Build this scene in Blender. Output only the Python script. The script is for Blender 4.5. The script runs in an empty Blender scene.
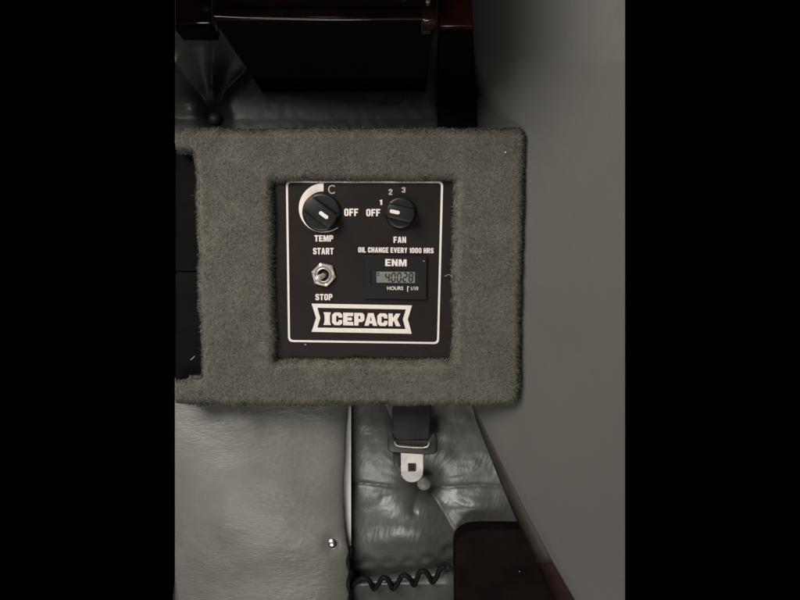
import bpy, bmesh, math, random
import numpy as np
from mathutils import Vector, Matrix

random.seed(4)
RNG = np.random.default_rng(7)
S = 0.0008          # metres per pixel of the photograph at the front of the box
D = 750.0           # camera distance in the same unit
scene = bpy.context.scene

# ------------------------------------------------------------------ camera
cam_d = bpy.data.cameras.new('camera')
cam = bpy.data.objects.new('camera', cam_d)
scene.collection.objects.link(cam)
cam.location = (0, -D * S, 0)
cam.rotation_euler = (math.radians(90), 0, 0)
cam_d.sensor_width = 36
cam_d.lens = 36 * D / 800
cam_d.clip_start = 0.01
cam_d.clip_end = 50
scene.camera = cam

# ------------------------------------------------------------------ world and lamps
world = bpy.data.worlds.new('World')
scene.world = world
world.use_nodes = True
world.node_tree.nodes['Background'].inputs[0].default_value = (0, 0, 0, 1)
world.node_tree.nodes['Background'].inputs[1].default_value = 0.0


def area(name, loc, target, size, power, col):
    l = bpy.data.lights.new(name, 'AREA')
    l.shape = 'DISK'
    l.size = size
    l.energy = power
    l.color = col
    o = bpy.data.objects.new(name, l)
    scene.collection.objects.link(o)
    o.location = loc
    o.rotation_euler = (Vector(target) - Vector(loc)).to_track_quat('-Z', 'Y').to_euler()
    return o


area('ceiling_lamp', (-0.48, -0.86, 0.50), (0.0, 0.0, -0.08), 0.62, 15.0, (1.0, 0.955, 0.885))
area('low_lamp', (-0.15, -0.80, -0.70), (0.0, 0.0, -0.08), 0.40, 4.5, (1.0, 0.95, 0.88))
area('added_fill', (0.15, -1.3, 0.05), (0.0, 0.0, 0.05), 0.6, 0.4, (1.0, 0.95, 0.88))  # added weak fill from behind the camera, lifts the darkest parts
scene.view_settings.view_transform = 'Standard'
scene.view_settings.look = 'None'
scene.view_settings.exposure = 0
scene.view_settings.gamma = 1

# ------------------------------------------------------------------ helpers
def P(px, py, d=0.0):
    k = (D + d) / D * S
    return ((px - 400) * k, d * S, (300 - py) * k)


def link(o, parent=None):
    scene.collection.objects.link(o)
    if parent:
        o.parent = parent
    return o


def tag(o, label=None, cat=None, group=None, kind=None):
    for k, v in (('label', label), ('category', cat), ('group', group), ('kind', kind)):
        if v:
            o[k] = v
    return o


def empty(name, loc=(0, 0, 0), rot=(0, 0, 0)):
    o = bpy.data.objects.new(name, None)
    o.empty_display_size = 0.02
    scene.collection.objects.link(o)
    o.location = loc
    o.rotation_euler = rot
    return o


def mesh_obj(name, verts, faces, mat, parent=None, smooth=True, bevel=0.0, segs=3):
    """verts are WORLD coordinates unless the parent carries its own frame (then local)."""
    me = bpy.data.meshes.new(name)
    me.from_pydata([tuple(v) for v in verts], [], faces)
    me.update()
    o = bpy.data.objects.new(name, me)
    me.materials.append(mat)
    link(o, parent)
    if bevel > 0:
        bm = bmesh.new()
        bm.from_mesh(me)
        bmesh.ops.recalc_face_normals(bm, faces=bm.faces)
        es = [e for e in bm.edges if len(e.link_faces) == 2 and e.calc_face_angle(0) > 0.5]
        bmesh.ops.bevel(bm, geom=es, offset=bevel, segments=segs, affect='EDGES', clamp_overlap=True, profile=0.5)
        bm.to_mesh(me)
        bm.free()
    if smooth:
        me.polygons.foreach_set('use_smooth', [True] * len(me.polygons))
        try:
            me.set_sharp_from_angle(angle=math.radians(40))
        except Exception:
            pass
    return o


def from_bm(name, bm, mat, parent=None, smooth=True):
    me = bpy.data.meshes.new(name)
    bmesh.ops.recalc_face_normals(bm, faces=bm.faces)
    bm.to_mesh(me)
    bm.free()
    me.materials.append(mat)
    o = bpy.data.objects.new(name, me)
    if smooth:
        me.polygons.foreach_set('use_smooth', [True] * len(me.polygons))
        me.set_sharp_from_angle(angle=math.radians(40))
    return link(o, parent)


def prism(name, pts, f0, f1, mat, parent=None, bevel=0.0, segs=3, smooth=True):
    """pts: outline; f0(p)/f1(p) map an outline point to the front and the back vertex."""
    n = len(pts)
    v = [f0(p) for p in pts] + [f1(p) for p in pts]
    fs = [tuple(range(n)), tuple(range(2 * n - 1, n - 1, -1))]
    fs += [(i, (i + 1) % n, n + (i + 1) % n, n + i) for i in range(n)]
    return mesh_obj(name, v, fs, mat, parent, smooth, bevel, segs)


def block(name, x0, y0, x1, y1, d0, d1, mat, parent=None, bevel=0.0, segs=3):
    """Straight box whose FRONT face covers the given rectangle; runs straight back from d0 to d1."""
    pts = [(x0, y0), (x1, y0), (x1, y1), (x0, y1)]

    def fr(p):
        return P(p[0], p[1], d0)

    def bk(p):
        a = P(p[0], p[1], d0)
        return (a[0], d1 * S, a[2])
    return prism(name, pts, fr, bk, mat, parent, bevel, segs)


def board(name, x0, y0, x1, y1, d0, d1, mat, parent=None, bevel=0.0, lean=22, segs=3):
    """block whose front face leans back towards its top by lean px"""
    def fr(p):
        return P(p[0], p[1], d0 + (lean if p[1] == y0 else 0))

    def bk(p):
        a = P(p[0], p[1], d0)
        return (a[0], d1 * S, a[2])
    return prism(name, [(x0, y0), (x1, y0), (x1, y1), (x0, y1)], fr, bk, mat, parent, bevel, segs)


def tube(name, pts, r, mat, parent=None, seg=10, closed=False, taper=None):
    cu = bpy.data.curves.new(name, 'CURVE')
    cu.dimensions = '3D'
    sp = cu.splines.new('POLY')
    sp.points.add(len(pts) - 1)
    for i, p in enumerate(pts):
        sp.points[i].co = (*p, 1)
        sp.points[i].radius = 1 if taper is None else taper[i]
    sp.use_cyclic_u = closed
    cu.bevel_depth = r
    cu.bevel_resolution = max(1, seg // 4)
    cu.use_fill_caps = True
    o = bpy.data.objects.new(name, cu)
    me = bpy.data.meshes.new_from_object(o)
    bpy.data.objects.remove(o)
    me.name = name
    me.materials.clear()
    me.materials.append(mat)
    me.polygons.foreach_set('use_smooth', [True] * len(me.polygons))
    return link(bpy.data.objects.new(name, me), parent)


def vnoise(x, y, scale, seed=0):
    """smooth 2-D value noise on numpy arrays, -1..1"""
    g = np.random.default_rng(seed).uniform(-1, 1, (256, 256))
    x = np.asarray(x, float) / scale + 1000.3
    y = np.asarray(y, float) / scale + 1000.7
    xi = np.floor(x).astype(int)
    yi = np.floor(y).astype(int)
    fx = x - xi
    fy = y - yi
    fx = fx * fx * (3 - 2 * fx)
    fy = fy * fy * (3 - 2 * fy)
    a = g[xi % 256, yi % 256]
    b = g[(xi + 1) % 256, yi % 256]
    c = g[xi % 256, (yi + 1) % 256]
    d = g[(xi + 1) % 256, (yi + 1) % 256]
    return (a * (1 - fx) + b * fx) * (1 - fy) + (c * (1 - fx) + d * fx) * fy


# ------------------------------------------------------------------ materials
def material(name, col, rough=0.5, metal=0.0, spec=0.5, bump=None, vary=None, coat=0.0, attr=None, sheen=0.0, emis=None):
    """bump: list of (kind, scale, strength, distance, stretch); vary: (scale, amount)"""
    m = bpy.data.materials.new(name)
    m.use_nodes = True
    nt = m.node_tree
    b = nt.nodes['Principled BSDF']
    b.inputs['Base Color'].default_value = (*col, 1)
    b.inputs['Roughness'].default_value = rough
    b.inputs['Metallic'].default_value = metal
    b.inputs['Specular IOR Level'].default_value = spec
    b.inputs['Coat Weight'].default_value = coat
    b.inputs['Sheen Weight'].default_value = sheen
    tc = nt.nodes.new('ShaderNodeTexCoord')
    if vary:
        n = nt.nodes.new('ShaderNodeTexNoise')
        n.inputs['Scale'].default_value = vary[0]
        n.inputs['Detail'].default_value = 5
        n.inputs['Roughness'].default_value = 0.6
        nt.links.new(tc.outputs['Object'], n.inputs['Vector'])
        mr = nt.nodes.new('ShaderNodeMapRange')
        mr.inputs[1].default_value = 0.3
        mr.inputs[2].default_value = 0.7
        mr.inputs[3].default_value = 1 - vary[1]
        mr.inputs[4].default_value = 1 + vary[1]
        nt.links.new(n.outputs[0], mr.inputs[0])
        mx = nt.nodes.new('ShaderNodeVectorMath')
        mx.operation = 'SCALE'
        mx.inputs[0].default_value = col
        nt.links.new(mr.outputs[0], mx.inputs['Scale'])
        nt.links.new(mx.outputs[0], b.inputs['Base Color'])
        rr = nt.nodes.new('ShaderNodeMapRange')
        rr.inputs[1].default_value = 0.3
        rr.inputs[2].default_value = 0.7
        rr.inputs[3].default_value = max(0, rough - 0.06)
        rr.inputs[4].default_value = min(1, rough + 0.06)
        nt.links.new(n.outputs[0], rr.inputs[0])
        nt.links.new(rr.outputs[0], b.inputs['Roughness'])
    if attr:
        a = nt.nodes.new('ShaderNodeAttribute')
        a.attribute_name = attr
        mx = nt.nodes.new('ShaderNodeVectorMath')
        mx.operation = 'SCALE'
        mx.inputs[0].default_value = col
        nt.links.new(a.outputs['Fac'], mx.inputs['Scale'])
        nt.links.new(mx.outputs[0], b.inputs['Base Color'])
    prev = None
    for (kind, sc, st, dist, stretch) in (bump or []):
        mp = nt.nodes.new('ShaderNodeMapping')
        mp.inputs['Scale'].default_value = stretch
        nt.links.new(tc.outputs['Object'], mp.inputs['Vector'])
        if kind == 'voronoi':
            t = nt.nodes.new('ShaderNodeTexVoronoi')
            t.feature = 'DISTANCE_TO_EDGE'
            t.inputs['Scale'].default_value = sc
        else:
            t = nt.nodes.new('ShaderNodeTexNoise')
            t.inputs['Scale'].default_value = sc
            t.inputs['Detail'].default_value = 4
            t.inputs['Distortion'].default_value = 0.6
        nt.links.new(mp.outputs[0], t.inputs['Vector'])
        bp = nt.nodes.new('ShaderNodeBump')
        bp.inputs['Strength'].default_value = st
        bp.inputs['Distance'].default_value = dist
        nt.links.new(t.outputs[0], bp.inputs['Height'])
        if prev:
            nt.links.new(prev.outputs[0], bp.inputs['Normal'])
        prev = bp
    if prev:
        nt.links.new(prev.outputs[0], b.inputs['Normal'])
    return m


ONE = (1, 1, 1)
M = {
    'carpet': material('carpet', (0.085, 0.078, 0.064), 0.95, spec=0.1, vary=(40, 0.2)),
    'pile': material('carpet pile', (0.182, 0.174, 0.153), 0.9, spec=0.15, attr='tone'),
    'plate': material('black enamel', (0.0115, 0.0092, 0.0088), 0.5, spec=0.14, vary=(30, 0.15),
                      bump=[('noise', 2500, 0.12, 0.0001, ONE)]),
    'print': material('white print', (0.70, 0.64, 0.59), 0.6, vary=(300, 0.08)),
    'print_dim': material('worn print', (0.40, 0.36, 0.33), 0.6, vary=(400, 0.15)),
    'knob': material('knob plastic', (0.0065, 0.0075, 0.0078), 0.36, spec=0.4, bump=[('noise', 900, 0.1, 0.0001, ONE)]),
    'meter': material('meter plastic', (0.009, 0.0082, 0.0082), 0.36, spec=0.3),
    'lcd': material('lcd glass', (0.19, 0.19, 0.165), 0.25, vary=(120, 0.12)),
    'segment': material('lcd segment', (0.018, 0.018, 0.018), 0.4),
    'steel': material('steel', (0.60, 0.54, 0.49), 0.34, metal=0.65, vary=(200, 0.15), bump=[('noise', 1500, 0.1, 0.0001, ONE)]),
    'lever': material('bright lever', (0.85, 0.80, 0.74), 0.3, metal=0.35),
    'brass': material('dull brass', (0.30, 0.22, 0.15), 0.45, metal=0.8),
    'dark_steel': material('dark steel', (0.22, 0.21, 0.20), 0.35, metal=1.0),
    'chrome': material('chrome', (0.6, 0.6, 0.58), 0.3, metal=1.0),
    'tongue': material('brushed steel tongue', (0.46, 0.44, 0.42), 0.36, metal=0.8, vary=(150, 0.06)),
    'webbing': material('belt webbing', (0.017, 0.018, 0.018), 0.75, spec=0.3,
                        bump=[('noise', 1400, 0.8, 0.0004, (0.25, 1, 1.6))]),
    'black_plastic': material('black plastic', (0.012, 0.0125, 0.012), 0.4, spec=0.4, vary=(60, 0.2)),
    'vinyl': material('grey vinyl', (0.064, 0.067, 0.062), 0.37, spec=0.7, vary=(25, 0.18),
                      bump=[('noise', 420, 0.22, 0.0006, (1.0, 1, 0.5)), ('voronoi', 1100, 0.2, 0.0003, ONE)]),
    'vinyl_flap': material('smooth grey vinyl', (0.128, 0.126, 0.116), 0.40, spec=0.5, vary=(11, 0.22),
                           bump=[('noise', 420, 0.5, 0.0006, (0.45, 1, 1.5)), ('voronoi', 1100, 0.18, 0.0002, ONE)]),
    'button': material('vinyl button', (0.26, 0.26, 0.24), 0.45, spec=0.5, vary=(80, 0.1)),
    'side': material('side panel leatherette', (0.082, 0.080, 0.074), 0.62, spec=0.3, vary=(7, 0.07),
                     bump=[('noise', 11, 0.35, 0.006, (1, 1, 0.6)), ('noise', 900, 0.25, 0.0003, ONE)]),
    'side_edge': material('panel edge', (0.035, 0.028, 0.023), 0.6, spec=0.3, vary=(20, 0.3)),
    'side_trim': material('maroon trim', (0.016, 0.006, 0.0065), 0.8, spec=0.15, vary=(60, 0.3)),
    'pale': material('pale board', (0.72, 0.78, 0.73), 0.6, vary=(20, 0.06)),
    'wood': material('mahogany', (0.014, 0.006, 0.004), 0.16, spec=0.6, coat=0.6, vary=(30, 0.5),
                     bump=[('noise', 90, 0.15, 0.0008, (0.3, 1, 2))]),
    'wood_red': material('red mahogany', (0.04, 0.011, 0.006), 0.25, spec=0.5, coat=0.4, vary=(60, 0.5)),
    'black': material('black cloth', (0.003, 0.003, 0.0028), 0.9, spec=0.05, vary=(30, 0.3)),
    'insert': material('black leatherette', (0.004, 0.004, 0.0036), 0.75, spec=0.05, vary=(40, 0.3),
                       bump=[('noise', 150, 0.3, 0.001, ONE)]),
    'case': material('dark maroon case', (0.0065, 0.004, 0.0038), 0.85, spec=0.03, vary=(50, 0.3),
                     bump=[('noise', 400, 0.3, 0.0006, ONE)]),
    'cord': material('black cord', (0.005, 0.005, 0.005), 0.65, spec=0.15, bump=[('noise', 1200, 0.4, 0.0004, ONE)]),
    'lint': material('lint', (0.6, 0.58, 0.5), 0.8),
}

# ------------------------------------------------------------------ setting
wall = block('wall', 177, -20, 600, 625, 190, 205, M['black'])
tag(wall, kind='structure')

# ------------------------------------------------------------------ upholstery built as height fields
def field(name, x0, y0, x1, y1, step, depth, hfun, mat, parent, back=12, x1fun=None, x0fun=None, yshift=None):
    """sheet whose relief is hfun(px,py) (towards the camera, px units), with a rim folded back"""
    nx = int((x1 - x0) / step) + 1
    ny = int((y1 - y0) / step) + 1
    U, V = np.meshgrid(np.linspace(0, 1, nx), np.linspace(0, 1, ny))
    Y = y0 + V * (y1 - y0)
    xa = np.full_like(Y, x0) if x0fun is None else x0fun(Y)
    xb = np.full_like(Y, x1) if x1fun is None else x1fun(Y)
    X = xa + U * (xb - xa)
    if yshift is not None:
        Y = Y + yshift(X) * (1 - V)
    h = hfun(X, Y)
    k = (D + depth - h) / D * S
    co = np.stack([(X - 400) * k, (depth - h) * S, (300 - Y) * k], -1)
    # folded rim
    rim = []
    top = co.copy()
    idx = np.arange(nx * ny).reshape(ny, nx)
    faces = np.stack([idx[:-1, :-1], idx[1:, :-1], idx[1:, 1:], idx[:-1, 1:]], -1).reshape(-1, 4).tolist()
    loop = list(idx[0, :]) + list(idx[1:, -1]) + list(idx[-1, ::-1][1:]) + list(idx[::-1, 0][1:-1])
    verts = top.reshape(-1, 3).tolist()
    base = len(verts)
    for i in loop:
        v = verts[i]
        verts.append((v[0], (depth + back) * S, v[2]))
    n = len(loop)
    for i in range(n):
        j = (i + 1) % n
        faces.append((int(loop[j]), int(loop[i]), base + i, base + j))
    return mesh_obj(name, verts, faces, mat, parent)


def seg_dist(X, Y, pts):
    best = np.full(X.shape, 1e9)
    for (ax, ay), (bx, by) in zip(pts[:-1], pts[1:]):
        dx, dy = bx - ax, by - ay
        t = np.clip(((X - ax) * dx + (Y - ay) * dy) / (dx * dx + dy * dy), 0, 1)
        best = np.minimum(best, np.hypot(X - ax - t * dx, Y - ay - t * dy))
    return best


def low_relief(X, Y):
    h = np.zeros_like(X)
    creases = [
        ([(340, 481), (372, 484), (400, 487), (424, 484)], 2.2, 2.2, 16, 4),
        ([(424, 484), (450, 487), (480, 485), (530, 489)], 2.2, 2.0, 18, 6),
        ([(424, 484), (440, 506), (455, 532), (470, 560)], 3.0, 1.8, 16, 5),
        ([(424, 484), (408, 455), (386, 405)], 3, 1.0, 12, 3),
        ([(424, 484), (416, 498), (413, 512)], 3, 1.6, 7, 2.0),
        ([(424, 484), (446, 462), (480, 425)], 3, 0.3, 14, 1.6),
    ]
    for pts, w, a, w2, a2 in creases:
        d = seg_dist(X, Y, pts)
        h -= a * np.exp(-(d / w) ** 1.4) + a2 * np.exp(-(d / w2) ** 1.5)
    d = np.hypot(X - 424, Y - 484)
    h -= 7 * np.exp(-(d / 12) ** 2)
    # pillow swell below the crease
    h += 12 * np.exp(-(((X - 408) / 38) ** 2 + ((Y - 528) / 30) ** 2))
    h += 6 * np.exp(-(((X - 480) / 30) ** 2 + ((Y - 508) / 12) ** 2))
    # roll away at the left edge and at the laced seam
    h -= 9 * np.exp(-(X - 350) / 5.0)
    h -= 17 * np.clip((Y - 533) / 45, 0, 1) ** 1.6
    h -= 7 * np.clip((X - 425) / 30, 0, 1) * np.clip((Y - 530) / 20, 0, 1)
    # drawn-in wrinkles, steepest near the button
    ang = np.arctan2(Y - 484, X - 424)
    fade = np.exp(-((d - 34) / 26) ** 2)
    h += 0.18 * fade * vnoise(ang * 60, d * 0.35, 5.0, 3)
    wr = 1 - np.abs(vnoise(X + 0.25 * Y, Y * 0.45, 3.6, 5))
    h += 0.22 * wr ** 2 * np.clip((Y - 488) / 14, 0, 1) * np.clip((565 - Y) / 25, 0, 1)
    wr = 1 - np.abs(vnoise(X + 0.5 * Y, Y * 0.6, 4.2, 6))
    h += 0.15 * wr ** 2 * np.clip((482 - Y) / 14, 0, 1)
    h += 0.35 * vnoise(X, Y, 9, 9)
    return h


tuft = empty('tufted_vinyl_panel', P(430, 500, 100))
tag(tuft, 'grey tufted vinyl upholstery with a covered button, behind the seat belt', 'upholstery')


def keep(o, parent):
    """parent o (whose mesh is in world space) without moving it"""
    o.parent = parent
    o.matrix_parent_inverse = Matrix.LocRotScale(parent.location, parent.rotation_euler, parent.scale).inverted()
    return o


def low_left(Y):
    return 351.5 + 1.2 * np.exp(-((Y - 484) / 14.0) ** 2) + 0 * Y


keep(field('vinyl_cover', 351.5, 380, 545, 590, 0.8, 100, low_relief, M['vinyl'], None, back=20, x0fun=low_left), tuft)


def dome(name, c, r, hgt, mat, parent, seg=28, rings=8, under=0.15):
    """button: a domed disc facing the camera, c is its world centre"""
    bm = bmesh.new()
    prev = None
    prof = [(r * math.sin(t), hgt * math.cos(t)) for t in [math.pi / 2 * i / rings for i in range(1, rings + 1)]]
    prof.append((r * 0.8, -hgt * under * 3))
    topv = bm.verts.new((c[0], c[1] - hgt, c[2]))
    for (rr, hh) in prof:
        ring = [bm.verts.new((c[0] + rr * math.cos(a), c[1] - hh, c[2] + rr * math.sin(a))) for a in [2 * math.pi * k / seg for k in range(seg)]]
        for k in range(seg):
            if prev is None:
                bm.faces.new((topv, ring[k], ring[(k + 1) % seg]))
            else:
                bm.faces.new((prev[k], ring[k], ring[(k + 1) % seg], prev[(k + 1) % seg]))
        prev = ring
    return from_bm(name, bm, mat, parent)


k100 = (D + 100) / D * S
keep(dome('covered_button', P(424, 483.3, 101), 7.0 * k100, 6.0 * S, M['button'], None), tuft)


def up_relief(X, Y):
    h = np.zeros_like(X)
    for pts, w, a in [
        ([(215, 119), (196, 88), (176, 62)], 9, 8),
        ([(215, 119), (212, 80), (214, 40)], 7, 6),
        ([(215, 119), (260, 118), (475, 119)], 12, 1.5),
        ([(215, 119), (226, 90), (246, 70)], 5, 4),
        ([(160, 116), (215, 119)], 8, 5),
    ]:
        h -= a * np.exp(-(seg_dist(X, Y, pts) / w) ** 1.3)
    d = np.hypot(X - 215, Y - 119)
    h -= 5 * np.exp(-(d / 10) ** 2)
    h += 7 * np.exp(-(((X - 190) / 14) ** 2 + ((Y - 104) / 12) ** 2))
    h += 0.2 * vnoise(X, Y, 7, 19)
    return h


upt = empty('tufted_vinyl_panel', P(330, 80, 100))
tag(upt, 'dark shadowed tufted vinyl upholstery above the carpeted box', 'upholstery')
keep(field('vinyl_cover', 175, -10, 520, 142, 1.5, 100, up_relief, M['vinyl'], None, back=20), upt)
keep(dome('covered_button', P(214, 118.5, 104), 6.0 * k100, 5.0 * S, M['vinyl'], None), upt)

# pale board seen through the slit
pale = block('pale_board', 338, 395, 351.0, 556, 88, 93, M['pale'])
tag(pale, 'pale greenish white board showing through the slit between the two vinyl covers', 'board')


# ------------------------------------------------------------------ flap on the lower left
def flap_edge(Y):
    xs = np.array([380, 408, 440, 480, 510, 528, 540, 548, 560, 620])
    ex = np.array([349, 348.2, 345.8, 343.6, 343.6, 344.6, 346.5, 349.5, 350.2, 350.6])
    return np.interp(Y, xs, ex) + 0.3 * np.sin(Y / 9)


def flap_relief(X, Y):
    e = flap_edge(Y)
    h = -4 * np.exp(-(e - X) / 3.0)
    h += 3.6 * vnoise(X, Y, 60, 21) + 1.0 * vnoise(X, Y, 26, 22)
    h += 6 * np.exp(-(((X - 240) / 60) ** 2 + ((Y - 490) / 45) ** 2))
    h += 6.0 / (1 + np.exp(((Y - 568) + (X - 250) * 0.30) / 9.0))
    h -= 15 * np.clip((X - 268) / 80, 0, 1) ** 2
    h -= 16 * np.clip((Y - 515) / 90, 0, 1) ** 1.5
    h -= 5 * np.clip((215 - X) / 60, 0, 1) ** 2
    h -= 4 * np.clip((470 - Y) / 70, 0, 1) ** 1.5
    wr = 1 - np.abs(vnoise(X * 0.45 + 0.1 * Y, Y, 3.2, 24))
    h += 0.22 * wr ** 2 * np.clip((X - 225) / 60, 0.15, 1) + 0.12 * vnoise(X * 0.6, Y, 6, 25)
    h -= 4 * np.exp(-(np.hypot(X - 332, Y - 543) / 9) ** 2)
    return h


flap = empty('vinyl_flap', P(260, 500, 82))
tag(flap, 'smooth grey vinyl cover with one metal snap, lower left below the carpeted box', 'upholstery')
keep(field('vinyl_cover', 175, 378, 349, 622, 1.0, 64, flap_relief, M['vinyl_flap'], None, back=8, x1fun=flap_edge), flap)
k82 = (D + 75) / D * S
SD = 64 - float(flap_relief(np.array([332.0]), np.array([543.0]))[0]) + 0.6
bpy.context.view_layer.update()


def keep2(o, parent):
    bpy.context.view_layer.update()
    o.parent = parent
    o.matrix_parent_inverse = parent.matrix_world.inverted()
    return o


sn = keep(dome('snap_fastener', P(332, 543, SD), 5.6 * k82, 4.2 * S, M['chrome'], None), flap)
ring = []
c = P(332, 543, SD)
for i in range(28):
    a = 2 * math.pi * i / 28
    ring.append((c[0] + 5.9 * k82 * math.cos(a), c[1] - 0.3 * S, c[2] + 5.9 * k82 * math.sin(a)))
rg = tube('rim', ring, 0.6 * S, M['dark_steel'], None, closed=True)
keep2(rg, sn)

# ------------------------------------------------------------------ lower cushion and laced seam
def cush_relief(X, Y):
    h = -5 * np.exp(-np.clip(Y - top_of_cushion(X), 0, None) / 3.0)
    h -= 0.75 * np.clip(Y - 584, 0, 60)
    h += 0.8 * vnoise(X, Y, 14, 31) + 0.15 * vnoise(X, Y, 4, 32)
    h -= 6 * np.exp(-(X - 352) / 3.5) + 6 * np.exp(-(458 - X) / 4.0)
    return h


def top_of_cushion(X):
    return 582 - (X - 352) * 0.13


cush = field('vinyl_cushion', 353, 582, 457, 625, 1.0, 90, cush_relief, M['vinyl'], None, back=14, yshift=lambda X: -(X - 352) * 0.13)
tag(cush, 'dark green grey vinyl edge under the laced black seam at the bottom of the picture', 'cushion')

def spline(ctrl, n=8):
    c_ = [ctrl[0]] + list(ctrl) + [ctrl[-1]]
    out = []
    for i in range(1, len(c_) - 2):
        p0, p1, p2, p3 = [np.array(q, float) for q in c_[i - 1:i + 3]]
        for k in range(n):
            t = k / n
            out.append(tuple(0.5 * (2 * p1 + (p2 - p0) * t + (2 * p0 - 5 * p1 + 4 * p2 - p3) * t * t + (3 * p1 - p0 - 3 * p2 + p3) * t ** 3)))
    out.append(tuple(ctrl[-1]))
    return out


pts = [P(*q) for q in spline([(350, 590, 84), (355.5, 582.5, 84), (362, 578.5, 80), (369, 580.5, 80), (373.5, 588.5, 85), (377, 586, 84), (382.5, 578, 80), (388, 579.5, 80),
                              (392.5, 588.5, 85), (396.5, 585, 84), (402.5, 575.6, 80), (409, 577.5, 80), (414, 585, 85), (416.8, 579, 84), (420.5, 571.5, 80),
                              (427, 573, 80), (432, 582, 85), (436.5, 577, 84), (440, 569.5, 80), (445, 566.5, 79)])]
lace = empty('lacing_cord', P(394, 575, 85))
tag(lace, 'black scalloped lacing cord joining the tufted vinyl to the cushion below', 'cord')
keep(tube('scalloped_cord', pts, 2.9 * S, M['cord'], None), lace)
pts = [P(349.6 + 1.3 * math.sin(i * 0.7), 546 + i * 2.4, 80 + 1.5 * math.cos(i * 0.9)) for i in range(32)]
keep(tube('upright_cord', pts, 2.7 * S, M['cord'], None), lace)
# little tied end with a metal tip
pts = [P(437, 566, 83), P(446, 563, 82), P(453, 570, 80), P(457, 577, 79), P(459, 583, 80)]
keep(tube('cord_end', pts, 2.0 * S, M['cord'], None), lace)
keep(tube('metal_tip', [P(458, 580, 78), P(460, 586, 78)], 1.2 * S, M['steel'], None), lace)
tab = prism('paper_tab', [(456, 590), (462, 588), (467, 594), (468, 612), (455, 612)],
            lambda p: P(p[0], p[1], 86), lambda p: P(p[0], p[1], 88), M['button'], None, bevel=0.3 * S)
tag(tab, 'small pale tab at the bottom edge beside the maroon case', 'tab')

# ------------------------------------------------------------------ maroon case
case = prism('maroon_case', [(455, 548), (456.5, 541), (461, 535), (469, 531), (482, 529.6), (545, 530), (590, 531), (590, 625), (456, 625)],
             lambda p: P(p[0], p[1], 62), lambda p: (P(p[0], p[1], 62)[0], 96 * S, P(p[0], p[1], 62)[2]), M['case'], None, bevel=3 * S, segs=4)
tag(case, 'very dark maroon case with rounded corner beside the foot of the grey panel', 'case')
sp = dome('stud', P(519.5, 571.5, 61.5), 0.6 * S, 0.6 * S, M['steel'], None, seg=12, rings=4)
keep2(sp, case)

# ------------------------------------------------------------------ seat belt
belt = empty('seat_belt', P(412, 440, 70))
tag(belt, 'black seat belt with a bare steel tongue hanging out from under the carpeted box', 'seat belt')
# webbing: gently waved strip
vs, fs = [], []
rows = [(396, 392.2, 431.2), (408, 392.0, 431.0), (420, 392.3, 430.3), (430, 393.6, 429.4), (438, 395.0, 428.6), (445, 396.2, 428.0), (449, 396.6, 427.6)]
nu = 24
for j, (y, a, b) in enumerate(rows):
    for i in range(nu + 1):
        u = i / nu
        d = 68 - 2.2 * math.sin(math.pi * u) - 1.2 * math.sin(2 * math.pi * u + y / 14.0) + (0 if y < 440 else (y - 440) * 0.9)
        vs.append(P(a + (b - a) * u, y, d))
nr = len(rows)
for j in range(nr - 1):
    for i in range(nu):
        q = j * (nu + 1) + i
        fs.append((q, q + 1, q + nu + 2, q + nu + 1))
web = mesh_obj('webbing', vs, fs, M['webbing'], None)
md = web.modifiers.new('thickness', 'SOLIDIFY')
md.thickness = 1.4 * S
md = web.modifiers.new('smooth', 'SUBSURF')
md.levels = md.render_levels = 1
keep(web, belt)
# buckle housing: plate with a slot, built from a ring shape
outer = [(389, 433), (393, 432.5), (394, 437), (395.5, 440), (429, 441), (431, 437), (432.5, 433.5), (436.5, 435), (438, 441), (437.5, 451), (434.5, 454.2), (424, 454.5), (400, 453), (391, 452.6), (388, 450), (387.6, 440)]
keep(prism('buckle_housing', outer, lambda p: P(p[0], p[1], 64), lambda p: P(p[0], p[1], 76), M['black_plastic'], None, bevel=1.2 * S), belt)
wire = [(394.6, 441.5), (395.2, 444), (397.2, 445.9), (401, 446.5), (412, 447.4), (423, 447.8), (427, 447), (428.6, 445.2), (428.9, 442.6)]
keep(tube('wire_bar', [P(x, y, 60.5) for x, y in wire], 0.75 * S, M['steel'], None), belt)
keep(prism('tongue_shadow', [(393, 452), (401, 452.5), (401, 466), (397, 468), (393.5, 465)], lambda p: P(p[0], p[1], 72), lambda p: P(p[0], p[1], 78), M['black_plastic'], None, bevel=1.0 * S), belt)  # dark piece standing in for the tongue's shadow on its left


def curve_mesh(loops, extrude=0.0, bevel=0.0, res=1):
    cu = bpy.data.curves.new('c', 'CURVE')
    cu.dimensions = '2D'
    cu.fill_mode = 'BOTH'
    cu.extrude = extrude
    cu.bevel_depth = bevel
    cu.bevel_resolution = res
    for lp in loops:
        s = cu.splines.new('POLY')
        s.points.add(len(lp) - 1)
        for i, (x, y) in enumerate(lp):
            s.points[i].co = (x, y, 0, 1)
        s.use_cyclic_u = True
    o = bpy.data.objects.new('c', cu)
    me = bpy.data.meshes.new_from_object(o)
    bpy.data.objects.remove(o)
    return me


def rrect(x0, y0, x1, y1, r, n=5):
    out = []
    for cx, cy, a0 in ((x1 - r, y1 - r, 0), (x0 + r, y1 - r, 90), (x0 + r, y0 + r, 180), (x1 - r, y0 + r, 270)):
        for i in range(n + 1):
            a = math.radians(a0 + 90 * i / n)
            out.append((cx + r * math.cos(a), cy + r * math.sin(a)))
    return out


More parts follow.
